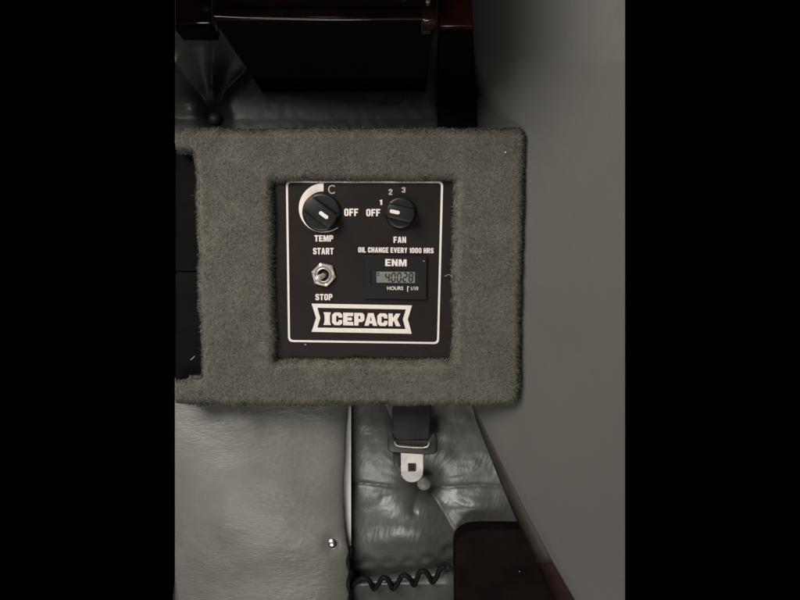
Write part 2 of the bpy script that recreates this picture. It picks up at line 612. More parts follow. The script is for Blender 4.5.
# tongue: stamped plate with a square slot, rounded foot
lp = [(401.0, 452), (423, 452.6), (423, 471)]
for i in range(0, 13):
    a = math.pi * i / 12
    lp.append((412 + 11 * math.cos(a), 470.8 + 11 * math.sin(a)))
lp.append((401, 471))
loops = [[(x * 1.0, -y) for x, y in lp], [(x, -y) for x, y in rrect(408, 462.6, 416.3, 471.6, 0.9)]]
me = curve_mesh(loops, 0.7, 0.45, 2)
kt = (D + 67) / D * S
for v in me.vertices:
    x, y, z = v.co
    bend = max(0, (468 + y) * 0.06)
    v.co = ((x - 400) * kt, (67 + z - bend) * S, (300 + y) * kt)
me.materials.append(M['tongue'])
tg = link(bpy.data.objects.new('tongue', me))
keep(tg, belt)

# ------------------------------------------------------------------ side panel on the right
TX = 0.60     # slope of the panel: nearer to the camera towards the right


def side_depth(px, py):
    return 7 - TX * (px - 525) + 0.14 * (max(py, 60) - 262)


def side_pt(px, py, extra=0.0):
    return P(px, py, side_depth(px, py) + extra)


side = empty('side_panel', P(575, 300, 20))
tag(side, 'tall smooth grey panel rising along the right side of the carpeted box', 'panel')


def side_left(Y):
    return np.interp(Y, [-20, 60, 130, 200, 395, 408, 440, 480, 520, 560, 600, 630], [517, 521, 524, 470, 470, 475, 490.5, 510, 530.5, 552, 575, 592])


ys = np.concatenate([np.linspace(-20, 130, 40), np.linspace(133, 204, 14), np.linspace(210, 400, 30), np.linspace(404, 628, 70)])
vs, fs = [], []
NR = 14
for y in ys:
    xl = float(side_left(y))
    up = y < 205
    row = []
    # rolled edge: soft big roll in the upper part, tight roll below
    rr = 26 if y < 130 else (26 - 22 * min(1, (y - 130) / 70) if y < 200 else 3.0)
    q_ = 1.0 if y < 130 else max(0.0, 1 - (y - 130) / 60)
    row.append(P(xl - 47 * q_ - 2, y, 97 if up else side_depth(xl, y) + 8))
    for i in range(NR):
        t = i / (NR - 1)
        a = math.radians(86) * (1 - t)
        if up:
            x = xl - 47 * q_ * math.sin(a)
            dd = side_depth(xl, y) + (6 + 62 * q_) * (1 - math.cos(a)) + TX * 47 * q_ * math.sin(a)
            dd = min(dd, 96)
        else:
            x = xl + rr * (1 - math.sin(a)) * 0.55
            dd = side_depth(xl, y) + rr * (1 - math.cos(a))
        row.append(P(x, y, dd))
    for x in np.linspace(xl + rr * 0.55 + 3, 625, 18):
        row.append(P(x, y, side_depth(x, y)))
    # return at the cut end
    a = P(625, y, side_depth(625, y))
    row.append((a[0], (side_depth(625, y) + 30) * S, a[2]))
    vs += row
nc = len(row)
for j in range(len(ys) - 1):
    for i in range(nc - 1):
        q = j * nc + i
        fs.append((q, q + nc, q + nc + 1, q + 1))
keep(mesh_obj('panel_face', vs, fs, M['side'], None), side)
# edge strip below the box (the panel's thickness), olive above and maroon at the foot
def edge_strip(name, y0, y1, mat, off=0.0):
    vs, fs = [], []
    yy = np.linspace(y0, y1, 16)
    for y in yy:
        xl = float(side_left(y))
        w = float(np.interp(y, [404, 420, 500, 560, 600, 630], [1.5, 5, 12.5, 17, 21, 23]))
        a = P(xl + 1.5, y, side_depth(xl, y) + 3.2 + off)
        b = P(xl - w * 0.5 + off, y, side_depth(xl, y) + 9 + off)
        c_ = P(xl - w, y, side_depth(xl, y) + 26 + off)
        vs += [a, b, c_]
    for j in range(len(yy) - 1):
        for i in range(2):
            q = j * 3 + i
            fs.append((q, q + 1, q + 4, q + 3))
    o = mesh_obj(name, vs, fs, mat, None)
    md = o.modifiers.new('thickness', 'SOLIDIFY')
    md.thickness = 1.5 * S
    return keep(o, side)


edge_strip('edge_band', 400, 563, M['side_edge'])
edge_strip('edge_trim', 563.5, 630, M['side_trim'])

# ------------------------------------------------------------------ mahogany shelf at the top
shelf = empty('mahogany_shelf', P(325, 10, -60))
tag(shelf, 'glossy dark mahogany shelf with a black underside at the top of the picture', 'shelf')
keep(board('front_board', 212, -40, 436, 18.6, -120, -92, M['wood'], None, bevel=2.2 * S), shelf)
keep(prism('front_lip', [(213, 14.6), (240, 15.6), (330, 17.4), (433, 16.4), (433, 20.0), (330, 20.8), (240, 19.0), (213, 17.6)],
           lambda p: P(p[0], p[1], -122.5), lambda p: P(p[0], p[1], -119), M['wood'], None, bevel=1.2 * S, segs=4), shelf)
keep(block('black_underside', 213.5, 6, 434.5, 20.5, -117, 98, M['black'], None, bevel=2 * S, segs=3), shelf)
keep(board('end_post', 421, -40, 437, 21.0, -128, -94, M['wood'], None, bevel=2.5 * S), shelf)
keep(block('metal_clip', 425.5, -6, 430.5, 2.6, -125, -119, M['brass'], None, bevel=1 * S), shelf)
# unseen block added above the shelf, leaning out to shade the vinyl behind
prof = [(-175, 247), (98, 354), (98, 420), (-175, 420)]
vs = [(x * S, d * S, z * S) for x in (-420, 55) for d, z in prof]
fs = [(0, 1, 2, 3), (7, 6, 5, 4), (0, 4, 5, 1), (1, 5, 6, 2), (2, 6, 7, 3), (3, 7, 4, 0)]
keep(mesh_obj('overhead_shade_block', vs, fs, M['wood'], None, bevel=3 * S), shelf)
rail = empty('mahogany_rail', P(193, 10, 70))
tag(rail, 'short length of dark mahogany rail left of the shelf, at the top left', 'rail')
keep(board('rail_board', 175, -22, 210.5, 23, 62, 98, M['wood'], None, bevel=2 * S), rail)
keep(block('rail_foot', 175, 23.5, 212, 30.5, 66, 98, M['black'], None, bevel=1.5 * S), rail)
post = empty('mahogany_post', P(456, 10, 70))
tag(post, 'reddish mahogany post right of the shelf with a dark band beneath it', 'post')
keep(board('post_body', 438.5, -22, 474, 26.5, 62, 98, M['wood_red'], None, bevel=3 * S), post)
keep(block('post_foot', 438.5, 31, 476, 140, 68, 98, M['case'], None, bevel=3 * S), post)

# ------------------------------------------------------------------ the carpeted box (own tilted frame)
TH = math.radians(8.0)
BC = P(365, 262, 0)          # centre of the front
box = empty('carpeted_box', BC, (TH, 0, 0))
tag(box, 'grey fleece carpeted box with a rectangular cut-out framing the black control panel', 'box')
panel = empty('control_panel', BC, (TH, 0, 0))
tag(panel, 'black air conditioner control panel with white lettering, two knobs, toggle switch and hour meter', 'control panel')
CT, ST = math.cos(TH), math.sin(TH)


def L(px, py, w=0.0):
    """picture point -> local (a, w, b) metres on the tilted front, w px behind it"""
    # ray from camera: (0,-D,0)+t*(px-400, D, 300-py)
    rx, ry, rz = (px - 400) * S, D * S, (300 - py) * S
    n = (0.0, CT, ST)                      # local +Y (depth) axis in world
    o = (0 - BC[0], -D * S - BC[1], 0 - BC[2])
    no = o[1] * n[1] + o[2] * n[2]
    nr = ry * n[1] + rz * n[2]
    t = (w * S - no) / nr
    x, y, z = o[0] + t * rx, o[1] + t * ry, o[2] + t * rz
    return (x, w * S, -y * ST + z * CT)


# box outline in local px coordinates
def lp_(px, py, w=0.0):
    a = L(px, py, w)
    return a[0] / S, a[2] / S


xR, zT = lp_(522.5, 128.5)
xR2, zB = lp_(519.5, 405.5)
xR = (xR + xR2) / 2 + 2.0
xL = lp_(175, 262)[0]
xLs = (lp_(175, 140)[0] - lp_(175, 390)[0]) / (lp_(175, 140)[1] - lp_(175, 390)[1])


def xl_at(b):
    return xL + xLs * b

hx0 = (lp_(273, 262)[0])
hx1 = (lp_(453, 262)[0])
hz1 = lp_(365, 180.0)[1]
hz0 = lp_(365, 361.5)[1]
ox1 = lp_(197, 262)[0]
oz1 = lp_(185, 151)[1]
oz0 = lp_(185, 381)[1]
HOLE = (hx0, hz0, hx1, hz1)


def wob(a, b, seed):
    return 1.6 * vnoise(a, b, 26, seed) + 0.8 * vnoise(a, b, 9, seed + 1)


def sd_rect(a, b, x0, z0, x1, z1, r):
    cx, cz = (x0 + x1) / 2, (z0 + z1) / 2
    qx = np.abs(a - cx) - (x1 - x0) / 2 + r
    qz = np.abs(b - cz) - (z1 - z0) / 2 + r
    return np.hypot(np.maximum(qx, 0), np.maximum(qz, 0)) + np.minimum(np.maximum(qx, qz), 0) - r


def sdf0(a, b):
    s = sd_rect(a, b, xL - 60, zB, xR, zT, 10) + 0.6 * wob(a, b, 41)
    h = sd_rect(a, b, HOLE[0], HOLE[1], HOLE[2], HOLE[3], 2) - 0.7 * wob(a, b, 43)
    o = sd_rect(a, b, xL - 90, oz0, ox1, oz1, 5) - 0.7 * wob(a, b, 45)
    return np.maximum(np.maximum(s, -h), -o)


def sdf(a, b):
    return np.maximum(sdf0(a, b), xL + xLs * b - a)


def grad(a, b, e=0.4):
    gx = (sdf(a + e, b) - sdf(a - e, b)) / (2 * e)
    gz = (sdf(a, b + e) - sdf(a, b - e)) / (2 * e)
    n = np.hypot(gx, gz) + 1e-9
    return gx / n, gz / n


RO = 8.5


def lipdepth(s, a):
    """depth behind the front at signed distance s (<=0 inside); the picture's cut end stays square"""
    d = np.clip(-s, 0, RO)
    r = RO - np.sqrt(np.clip(RO ** 2 - (RO - d) ** 2, 0, None))
    return r


def surf(a, b):
    return 0.9 * vnoise(a, b, 45, 51) + 0.35 * vnoise(a, b, 16, 52)


# base surface
st = 2.0
na = int((xR - xL + 24) / st)
nb = int((zT - zB + 12) / st)
A, B = np.meshgrid(xL - 12 + st * np.arange(na), zB - 6 + st * np.arange(nb))
s = sdf(A, B)
inside = s <= 0
ga, gb = grad(A, B)
A2 = np.where(inside, A, A - s * ga)
B2 = np.where(inside, B, B - s * gb)
s2 = np.where(inside, s, 0)
W = lipdepth(np.minimum(sdf0(A2, B2), 0), A2) + surf(A2, B2)
idx = np.arange(na * nb).reshape(nb, na)
f = np.stack([idx[:-1, :-1], idx[:-1, 1:], idx[1:, 1:], idx[1:, :-1]], -1).reshape(-1, 4)
kf = inside.reshape(-1)[f].any(axis=1)
close = (s.reshape(-1)[f] < 4).all(axis=1)
f = f[kf & close]
verts = np.stack([A2, W, B2], -1).reshape(-1, 3) * S
used = np.unique(f)
remap = -np.ones(len(verts), int)
remap[used] = np.arange(len(used))
base_verts = verts[used].tolist()
base_faces = remap[f].tolist()


def wall_strip(loop, w0, w1, closed=True):
    global base_verts, base_faces
    b0 = len(base_verts)
    n = len(loop)
    for (a, b) in loop:
        base_verts.append((a * S, w0 * S, b * S))
        base_verts.append((a * S, w1 * S, b * S))
    for i in range(n if closed else n - 1):
        j = (i + 1) % n
        base_faces.append((b0 + 2 * i, b0 + 2 * i + 1, b0 + 2 * j + 1, b0 + 2 * j))


def slide(loop):
    """push loop points on to the zero line of the wobbly outline"""
    a = np.array([p[0] for p in loop], float)
    b = np.array([p[1] for p in loop], float)
    for _ in range(6):
        ss = sdf(a, b)
        gx, gz = grad(a, b)
        a -= np.clip(ss, -2, 2) * gx
        b -= np.clip(ss, -2, 2) * gz
    return list(zip(a, b))


def dense(pts, n=40):
    out = []
    for (p, q) in zip(pts[:-1], pts[1:]):
        out += [(p[0] + (q[0] - p[0]) * i / n, p[1] + (q[1] - p[1]) * i / n) for i in range(n)]
    return out + [pts[-1]]


wall_strip(slide(dense([(hx0, hz0), (hx0, hz1), (hx1, hz1), (hx1, hz0), (hx0, hz0)], 40)), RO - 1, 26, False)
wall_strip(slide(dense([(xL + 2, zT), (xR - 4, zT - 1), (xR, zT - 6), (xR, zB + 6), (xR - 4, zB + 1), (xL + 2, zB)], 40)), RO - 1, 95, False)
wall_strip(slide(dense([(xL + 3, oz1), (ox1 - 2, oz1), (ox1, oz1 - 3), (ox1, oz0 + 3), (ox1 - 2, oz0), (xL + 3, oz0)], 30)), RO - 1, 60, False)
cov = mesh_obj('carpet_cover', base_verts, base_faces, M['carpet'], box)

# cut end of the box towards the left (two solid returns) so that it is closed
for (b1, b0) in ((zT - 3, oz1 + 1), (oz0 - 1, zB + 3)):
    pass

# ---- pile: very many short strands in one mesh
def strands(a, b, w, nx, ny, nz, length, width, lean, tone):
    n = len(a)
    p0 = np.stack([a, w, b], -1)
    nrm = np.stack([nx, ny, nz], -1)
    dirv = nrm * 0.45 + lean
    dirv /= np.linalg.norm(dirv, axis=1, keepdims=True)
    rnd = RNG.normal(size=(n, 3))
    sidev = np.cross(dirv, rnd)
    sidev /= np.linalg.norm(sidev, axis=1, keepdims=True)
    flip = np.sign((np.cross(sidev, dirv) * nrm).sum(1))
    sidev *= np.where(flip == 0, 1, flip)[:, None]
    curl = RNG.normal(size=(n, 3)) * 0.38
    p1 = p0 + dirv * (length * 0.55)[:, None]
    d2 = dirv + curl
    d2 /= np.linalg.norm(d2, axis=1, keepdims=True)
    p2 = p1 + d2 * (length * 0.45)[:, None]
    hw = (width / 2)[:, None] * sidev
    V = np.stack([p0 - hw, p0 + hw, p1 + hw * 0.8, p1 - hw * 0.8, p2], 1).reshape(-1, 3)
    i5 = np.arange(n) * 5
    vn = nrm / (np.linalg.norm(nrm, axis=1, keepdims=True) + 1e-9) + 0.28 * rnd + 0.3 * dirv
    vn /= np.linalg.norm(vn, axis=1, keepdims=True)
    return V, i5, tone, vn


def build_pile(name, sets, mat, parent):
    Vs = np.concatenate([x[0] for x in sets]) * S
    n = len(Vs) // 5
    i5 = np.arange(n) * 5
    loops = np.stack([i5, i5 + 1, i5 + 2, i5 + 3, i5 + 3, i5 + 2, i5 + 4], -1).reshape(-1)
    starts = np.stack([np.arange(n) * 7, np.arange(n) * 7 + 4], -1).reshape(-1)
    tones = np.repeat(np.concatenate([x[2] for x in sets]), 5)
    me = bpy.data.meshes.new(name)
    me.vertices.add(len(Vs))
    me.vertices.foreach_set('co', Vs.astype(np.float32).reshape(-1))
    me.loops.add(len(loops))
    me.loops.foreach_set('vertex_index', loops.astype(np.int32))
    me.polygons.add(2 * n)
    me.polygons.foreach_set('loop_start', starts.astype(np.int32))
    me.update(calc_edges=True)
    at = me.attributes.new('tone', 'FLOAT', 'POINT')
    at.data.foreach_set('value', tones.astype(np.float32))
    me.materials.append(mat)
    me.polygons.foreach_set('use_smooth', np.ones(2 * n, bool))
    vn = np.repeat(np.concatenate([x[3] for x in sets]), 5, axis=0)
    me.normals_split_custom_set_from_vertices(vn.tolist())
    return link(bpy.data.objects.new(name, me), parent)


def lean_field(a, b, n):
    th = 1.1 * vnoise(a, b, 9, 61) + 1.6 * vnoise(a, b, 24, 62) - 0.9
    jit = RNG.normal(size=n) * 0.75
    amt = 0.95 + 0.15 * vnoise(a, b, 8, 63)
    return np.stack([np.cos(th + jit) * amt, -0.12 + 0 * a, np.sin(th + jit) * amt], -1)


N = 460000
a = RNG.uniform(xL - 8, xR + 3, N)
b = RNG.uniform(zB - 3, zT + 3, N)
s = sdf(a, b)
k = s < 0
a, b, s = a[k], b[k], s[k]
e_ = 0.4
s0 = sdf0(a, b)
gx = (sdf0(a + e_, b) - sdf0(a - e_, b)) / (2 * e_)
gz = (sdf0(a, b + e_) - sdf0(a, b - e_)) / (2 * e_)
t = np.clip((RO + s0) / RO, 0, 1)          # 1 at the very edge
n_ = len(a)
lean = lean_field(a, b, n_)
tone = (1 + 0.15 * RNG.normal(size=n_) + 0.04 * vnoise(a, b, 4, 71) + 0.04 * vnoise(a, b, 30, 72)).clip(0.35, 2.2)
ln = RNG.uniform(2.0, 4.4, n_)
ln = np.where(RNG.uniform(size=n_) < 0.004, ln * 1.9, ln)
ln = np.where(a < xl_at(b) + 5, 2.0, ln)
lean[:, 0] = np.where(a < xl_at(b) + 7, np.abs(lean[:, 0]), lean[:, 0])
wd = RNG.uniform(0.22, 0.5, n_)
set1 = strands(a, b, lipdepth(s0, a) + surf(a, b) + 0.2, gx * t, -(1 - t * 0.75), gz * t, ln, wd, lean, tone)

# pile on the inner and outer edges just behind the lip
sets = [set1]
for loop, depth, cnt in ((dense([(hx0, hz0), (hx0, hz1), (hx1, hz1), (hx1, hz0), (hx0, hz0)], 60), 14, 26000),
                         (dense([(xL + 5, zT), (xR, zT), (xR, zB), (xL + 5, zB)], 60), 30, 30000),
                         (dense([(xL + 5, oz1), (ox1, oz1), (ox1, oz0), (xL + 5, oz0)], 60), 26, 16000)):
    lpnts = np.array(loop)
    seg = np.hypot(*(np.diff(lpnts, axis=0)).T)
    cum = np.concatenate([[0], np.cumsum(seg)])
    u = RNG.uniform(0, cum[-1], cnt)
    aa = np.interp(u, cum, lpnts[:, 0])
    bb = np.interp(u, cum, lpnts[:, 1])
    for _ in range(5):
        ss = sdf(aa, bb)
        gx, gz = grad(aa, bb)
        aa -= np.clip(ss, -2, 2) * gx
        bb -= np.clip(ss, -2, 2) * gz
    gx, gz = grad(aa, bb)
    ww = RO + RNG.uniform(0, 1, cnt) ** 1.5 * depth
    le = RNG.normal(size=(cnt, 3)) * 0.45
    ln = RNG.uniform(1.4, 2.9, cnt)
    ln = np.where(RNG.uniform(size=cnt) < 0.006, ln * 2.2, ln)
    sets.append(strands(aa, bb, ww, gx, -0.15 + 0 * gx, gz, ln, RNG.uniform(0.3, 0.6, cnt), le,
                        (1 + 0.28 * RNG.normal(size=cnt)).clip(0.35, 2)))
pile = build_pile('carpet_pile', sets, M['pile'], box)
pile['kind'] = 'stuff'

# small tufts of loose fluff hanging at the lower edge, and stray lint
fl = []
for (px, py, r_) in ((200, 408, 3.0), (237, 407, 1.5), (290, 407, 2.6), (312, 407, 3.0), (302, 407, 2.0), (350, 407, 1.5), (241, 414, 2.4)):
    ca, cb = lp_(px, py)
    n = 90
    aa = ca + RNG.normal(size=n) * r_ * 0.8
    bb = cb + RNG.normal(size=n) * r_ * 0.45
    fl.append(strands(aa, bb, RO + RNG.normal(size=n), 0 * aa, -0.3 + 0 * aa, -0.6 + 0 * aa, RNG.uniform(1.5, 4, n), RNG.uniform(0.3, 0.5, n),
                      RNG.normal(size=(n, 3)) * 0.7, 1.3 + 0.2 * RNG.normal(size=n)))
fo = build_pile('loose_fluff', fl, M['pile'], box)
fo['kind'] = 'stuff'


def lint(px, py, w, pts, r):
    o = tube('lint', [L(px + x, py + y, w + z) for x, y, z in pts], r * S, M['lint'], None, seg=4)
    return o


o = lint(505.5, 152, -4, [(-0.7, 0, 0), (0.7, 0.4, -0.3)], 0.7)
keep2(o, box)
o.matrix_parent_inverse = Matrix.Identity(4)
o = lint(447, 275, -3, [(-2.5, 1.5, 0), (0, 0, -1), (2.5, -0.4, 0), (5, 1.5, 1)], 0.17)
o.parent = box
o = lint(193, 358, 10, [(-2.4, 1.8, 0), (0, 0, -1), (1.5, -2, 0)], 0.2)
o.parent = box

# lining seen in the left opening: two black leatherette pads meeting at a seam
def lblock(name, x0, y0, x1, y1, w0, w1, mat, parent, bevel=0.0, segs=3):
    pts = [(x0, y0), (x1, y0), (x1, y1), (x0, y1)]

    def fr(p):
        return L(p[0], p[1], w0)

    def bk(p):
        q = L(p[0], p[1], w0)
        return (q[0], w1 * S, q[2])
    return prism(name, pts, fr, bk, mat, parent, bevel, segs)


lblock('lining_pad', 175, 132, 212, 271.6, 24, 60, M['insert'], box, bevel=2.0 * S)
lblock('lining_pad', 175, 272.4, 212, 396, 22, 60, M['insert'], box, bevel=2.0 * S)
lblock('back_board', 177, 136, 516, 398, 62, 92, M['black'], box)

# ------------------------------------------------------------------ control panel
PW = 9.0        # depth of the plate behind the carpet front
lblock('faceplate', 268, 170, 458, 370, PW, PW + 5, M['plate'], panel)


def flat(name, loops, mat, w, thick=0.12, bev=0.0, parent=None):
    """printed or raised shape: loops in picture px -> mesh on the plate"""
    lo = []
    for lp in loops:
        lo.append([(lp_(x, y, w)) for x, y in lp])
    me = curve_mesh(lo, thick, bev, 2)
    for v in me.vertices:
        x, y, z = v.co
        v.co = (x * S, (w - z) * S, y * S)
    me.materials.append(mat)
    o = bpy.data.objects.new(name, me)
    return link(o, parent or panel)


def quad_rr(c, r, n=6):
    """rounded quadrilateral through four picture corners (TL,TR,BR,BL)"""
    out = []
    for i in range(4):
        p = Vector(c[i])
        a = (Vector(c[i - 1]) - p).normalized()
        b = (Vector(c[(i + 1) % 4]) - p).normalized()
        p0 = p + a * r
        p1 = p + b * r
        for k in range(n + 1):
            t = k / n
            q = p0 * (1 - t) ** 2 + p * 2 * t * (1 - t) + p1 * t ** 2
            out.append((q.x, q.y))
    return out


flat('border_line', [quad_rr([(285.9, 180.9), (443.2, 181.3), (438.9, 344.0), (288.1, 341.9)], 5.0),
                     quad_rr([(287.9, 182.7), (441.0, 183.1), (437.0, 342.1), (290.1, 340.0)], 3.6)], M['print'], PW - 0.15)


FONT = {
    'O': (6, [[(1.5, 0), (4.5, 0), (6, 1.6), (6, 8.4), (4.5, 10), (1.5, 10), (0, 8.4), (0, 1.6)], [(2.5, 1.9), (2.25, 2.3), (2.25, 7.7), (2.5, 8.1), (3.5, 8.1), (3.75, 7.7), (3.75, 2.3), (3.5, 1.9)]]),
    'F': (5.6, [[(0, 0), (2.3, 0), (2.3, 4), (5, 4), (5, 6), (2.3, 6), (2.3, 8), (5.6, 8), (5.6, 10), (0, 10)]]),
    'E': (5.6, [[(0, 0), (5.6, 0), (5.6, 2), (2.3, 2), (2.3, 4.1), (5.1, 4.1), (5.1, 6), (2.3, 6), (2.3, 8), (5.6, 8), (5.6, 10), (0, 10)]]),
    'L': (5.2, [[(0, 0), (5.2, 0), (5.2, 2), (2.3, 2), (2.3, 10), (0, 10)]]),
    'I': (2.3, [[(0, 0), (2.3, 0), (2.3, 10), (0, 10)]]),
    'T': (6, [[(1.85, 0), (4.15, 0), (4.15, 8), (6, 8), (6, 10), (0, 10), (0, 8), (1.85, 8)]]),
    'H': (6, [[(0, 0), (2.3, 0), (2.3, 4), (3.7, 4), (3.7, 0), (6, 0), (6, 10), (3.7, 10), (3.7, 6), (2.3, 6), (2.3, 10), (0, 10)]]),
    'M': (8, [[(0, 0), (2, 0), (2, 6.5), (3.2, 0), (4.8, 0), (6, 6.5), (6, 0), (8, 0), (8, 10), (5.2, 10), (4, 4), (2.8, 10), (0, 10)]]),
    'N': (6.2, [[(0, 0), (2.1, 0), (2.1, 5.5), (4, 0), (6.2, 0), (6.2, 10), (4.1, 10), (4.1, 4.5), (2.2, 10), (0, 10)]]),
    'S': (6, [[(1.4, 0), (4.6, 0), (6, 1.4), (6, 4.4), (4.9, 5.6), (2.3, 6.9), (2.3, 8.2), (3.7, 8.2), (3.7, 6.9), (6, 6.9), (6, 8.6), (4.6, 10), (1.4, 10), (0, 8.6), (0, 5.9), (1.2, 4.7), (3.7, 3.3), (3.7, 1.8), (2.3, 1.8), (2.3, 3.2), (0, 3.2), (0, 1.4)]]),
    'R': (6.2, [[(0, 0), (2.3, 0), (2.3, 3.9), (3, 3.9), (3.9, 0), (6.3, 0), (5.2, 4.5), (6, 5.4), (6, 8.6), (4.7, 10), (0, 10)], [(2.3, 5.7), (3.7, 5.7), (3.7, 8.1), (2.3, 8.1)]]),
    'P': (6, [[(0, 0), (2.3, 0), (2.3, 3.7), (4.7, 3.7), (6, 5), (6, 8.6), (4.7, 10), (0, 10)], [(2.3, 5.6), (3.7, 5.6), (3.7, 8.1), (2.3, 8.1)]]),
    'A': (6.6, [[(0, 0), (2.2, 0), (2.5, 2), (4.1, 2), (4.4, 0), (6.6, 0), (4.7, 10), (1.9, 10)], [(2.8, 3.8), (3.8, 3.8), (3.3, 7)]]),
    'V': (6.2, [[(0, 10), (2.2, 10), (3.1, 3.5), (4, 10), (6.2, 10), (4.3, 0), (1.9, 0)]]),
    'Y': (6.2, [[(0, 10), (2.3, 10), (3.1, 6.3), (3.9, 10), (6.2, 10), (4.2, 4.2), (4.2, 0), (2, 0), (2, 4.2)]]),
    'G': (6, [[(1.4, 0), (3.6, 0), (4.3, .8), (4.5, 0), (6, 0), (6, 5), (3.3, 5), (3.3, 3.4), (3.7, 3.4), (3.7, 1.9), (2.3, 1.9), (2.3, 8.1), (3.7, 8.1), (3.7, 6.5), (6, 6.5), (6, 8.6), (4.6, 10), (1.4, 10), (0, 8.6), (0, 1.4)]]),
    'C': (6, [[(1.4, 0), (4.6, 0), (6, 1.4), (6, 3.9), (3.7, 3.9), (3.7, 1.9), (2.3, 1.9), (2.3, 8.1), (3.7, 8.1), (3.7, 6.3), (6, 6.3), (6, 8.6), (4.6, 10), (1.4, 10), (0, 8.6), (0, 1.4)]]),
    'U': (6, [[(1.4, 0), (4.6, 0), (6, 1.4), (6, 10), (3.7, 10), (3.7, 1.9), (2.3, 1.9), (2.3, 10), (0, 10), (0, 1.4)]]),
    '1': (3.4, [[(1.2, 0), (3.4, 0), (3.4, 10), (1.8, 10), (1.4, 8.9), (0, 8.4), (0, 7), (1.2, 7)]]),
    '2': (6, [[(0, 0), (6, 0), (6, 2), (2.7, 2), (5.6, 5.2), (6, 6.4), (6, 8.6), (4.6, 10), (1.4, 10), (0, 8.6), (0, 6.5), (2.3, 6.5), (2.3, 8.1), (3.7, 8.1), (3.7, 6.4), (0, 2)]]),
    '3': (6, [[(1.4, 0), (4.6, 0), (6, 1.4), (6, 4.2), (5.1, 5.1), (6, 6), (6, 8.6), (4.6, 10), (1.4, 10), (0, 8.6), (0, 7), (2.3, 7), (2.3, 8.1), (3.7, 8.1), (3.7, 6), (2.6, 6), (2.6, 4.2), (3.7, 4.2), (3.7, 1.9), (2.3, 1.9), (2.3, 3.1), (0, 3.1), (0, 1.4)]]),
    '/': (4, [[(0, 0), (1.5, 0), (4, 10), (2.5, 10)]]),
}
FONT['0'] = FONT['O']


def text(txt, x0, y0, x1, y1, mat, w=None, gap=0.9, name='lettering', tilt=0.0, parent=None):
    """heavy condensed capitals drawn as outlines and fitted to the picture rectangle"""
    w = PW - 0.15 if w is None else w
    x, put = 0.0, []
    for ch in txt:
        if ch == ' ':
            x += 3.2
            continue
        put.append((x, FONT[ch][1]))
        x += FONT[ch][0] + gap
    tot = x - gap
    loops = []
    for gx_, lps in put:
        for lp in lps:
            loops.append([(x0 + (gx_ + u) / tot * (x1 - x0), y1 - v / 10 * (y1 - y0) + tilt * ((gx_ + u) / tot - 0.5)) for u, v in lp])
    return flat(name, loops, mat, w, 0.03, 0.0, parent)


cl = []
for i in range(33):
    a_ = math.radians(42 + 276 * i / 32)
    cl.append((332.2 + 4.1 * math.cos(a_), 189.4 - 4.5 * math.sin(a_)))
cl2 = [(332.2 + (x - 332.2) * 0.72, 189.4 + (y - 189.4) * 0.74) for x, y in cl]
flat('lettering', [cl + cl2[::-1]], M['print_dim'], PW - 0.15, 0.03)
text('OFF', 344.2, 208.6, 358.2, 216.0, M['print'])
text('TEMP', 314.4, 235.2, 333.2, 241.5, M['print'])
text('START', 313.0, 247.9, 333.6, 254.4, M['print'])
text('STOP', 315.4, 293.9, 332.4, 300.2, M['print'])
text('OFF', 366.2, 209.0, 380.2, 216.2, M['print'])
text('1', 379.5, 199.6, 382.2, 204.9, M['print'])
text('2', 388.6, 189.0, 392.4, 194.9, M['print_dim'])
text('3', 401.8, 187.2, 405.4, 192.6, M['print_dim'])
text('FAN', 393.5, 236.7, 406.1, 242.9, M['print'])
text('OIL CHANGE EVERY 1000 HRS', 358.2, 247.6, 433.6, 252.8, M['print'], tilt=0.9)



def thin_text(txt, x0, y0, x1, y1, mat, w, parent):
    cu = bpy.data.curves.new('c', 'FONT')
    cu.body = txt
    cu.offset = 0.012
    o = bpy.data.objects.new('c', cu)
    scene.collection.objects.link(o)
    dg = bpy.context.evaluated_depsgraph_get()
    me = bpy.data.meshes.new_from_object(o.evaluated_get(dg))
    bpy.data.objects.remove(o)
    xs = [v.co.x for v in me.vertices]
    zs = [v.co.y for v in me.vertices]
    for v in me.vertices:
        u = (v.co.x - min(xs)) / (max(xs) - min(xs))
        q = (v.co.y - min(zs)) / (max(zs) - min(zs))
        a_, b_ = lp_(x0 + u * (x1 - x0), y1 + q * (y0 - y1), w)
        v.co = (a_ * S, w * S, b_ * S)
    me.materials.clear()
    me.materials.append(mat)
    me.name = 'lettering'
    return link(bpy.data.objects.new('lettering', me), parent)


# temperature crescent
outl, innl = [], []
for i in range(49):
    a_ = math.radians(90 + (306 - 90) * i / 48)
    th = np.interp(math.degrees(a_), [90, 135, 180, 225, 270, 306], [8.3, 7.2, 5.0, 2.6, 1.3, 0.8])
    outl.append((323.5 + 24.7 * math.cos(a_), 207.9 - 24.7 * math.sin(a_)))
    innl.append((323.5 + (24.7 - th) * math.cos(a_), 207.9 - (24.7 - th) * math.sin(a_)))
flat('temperature_arc', [outl + innl[::-1]], M['print'], PW - 0.15)


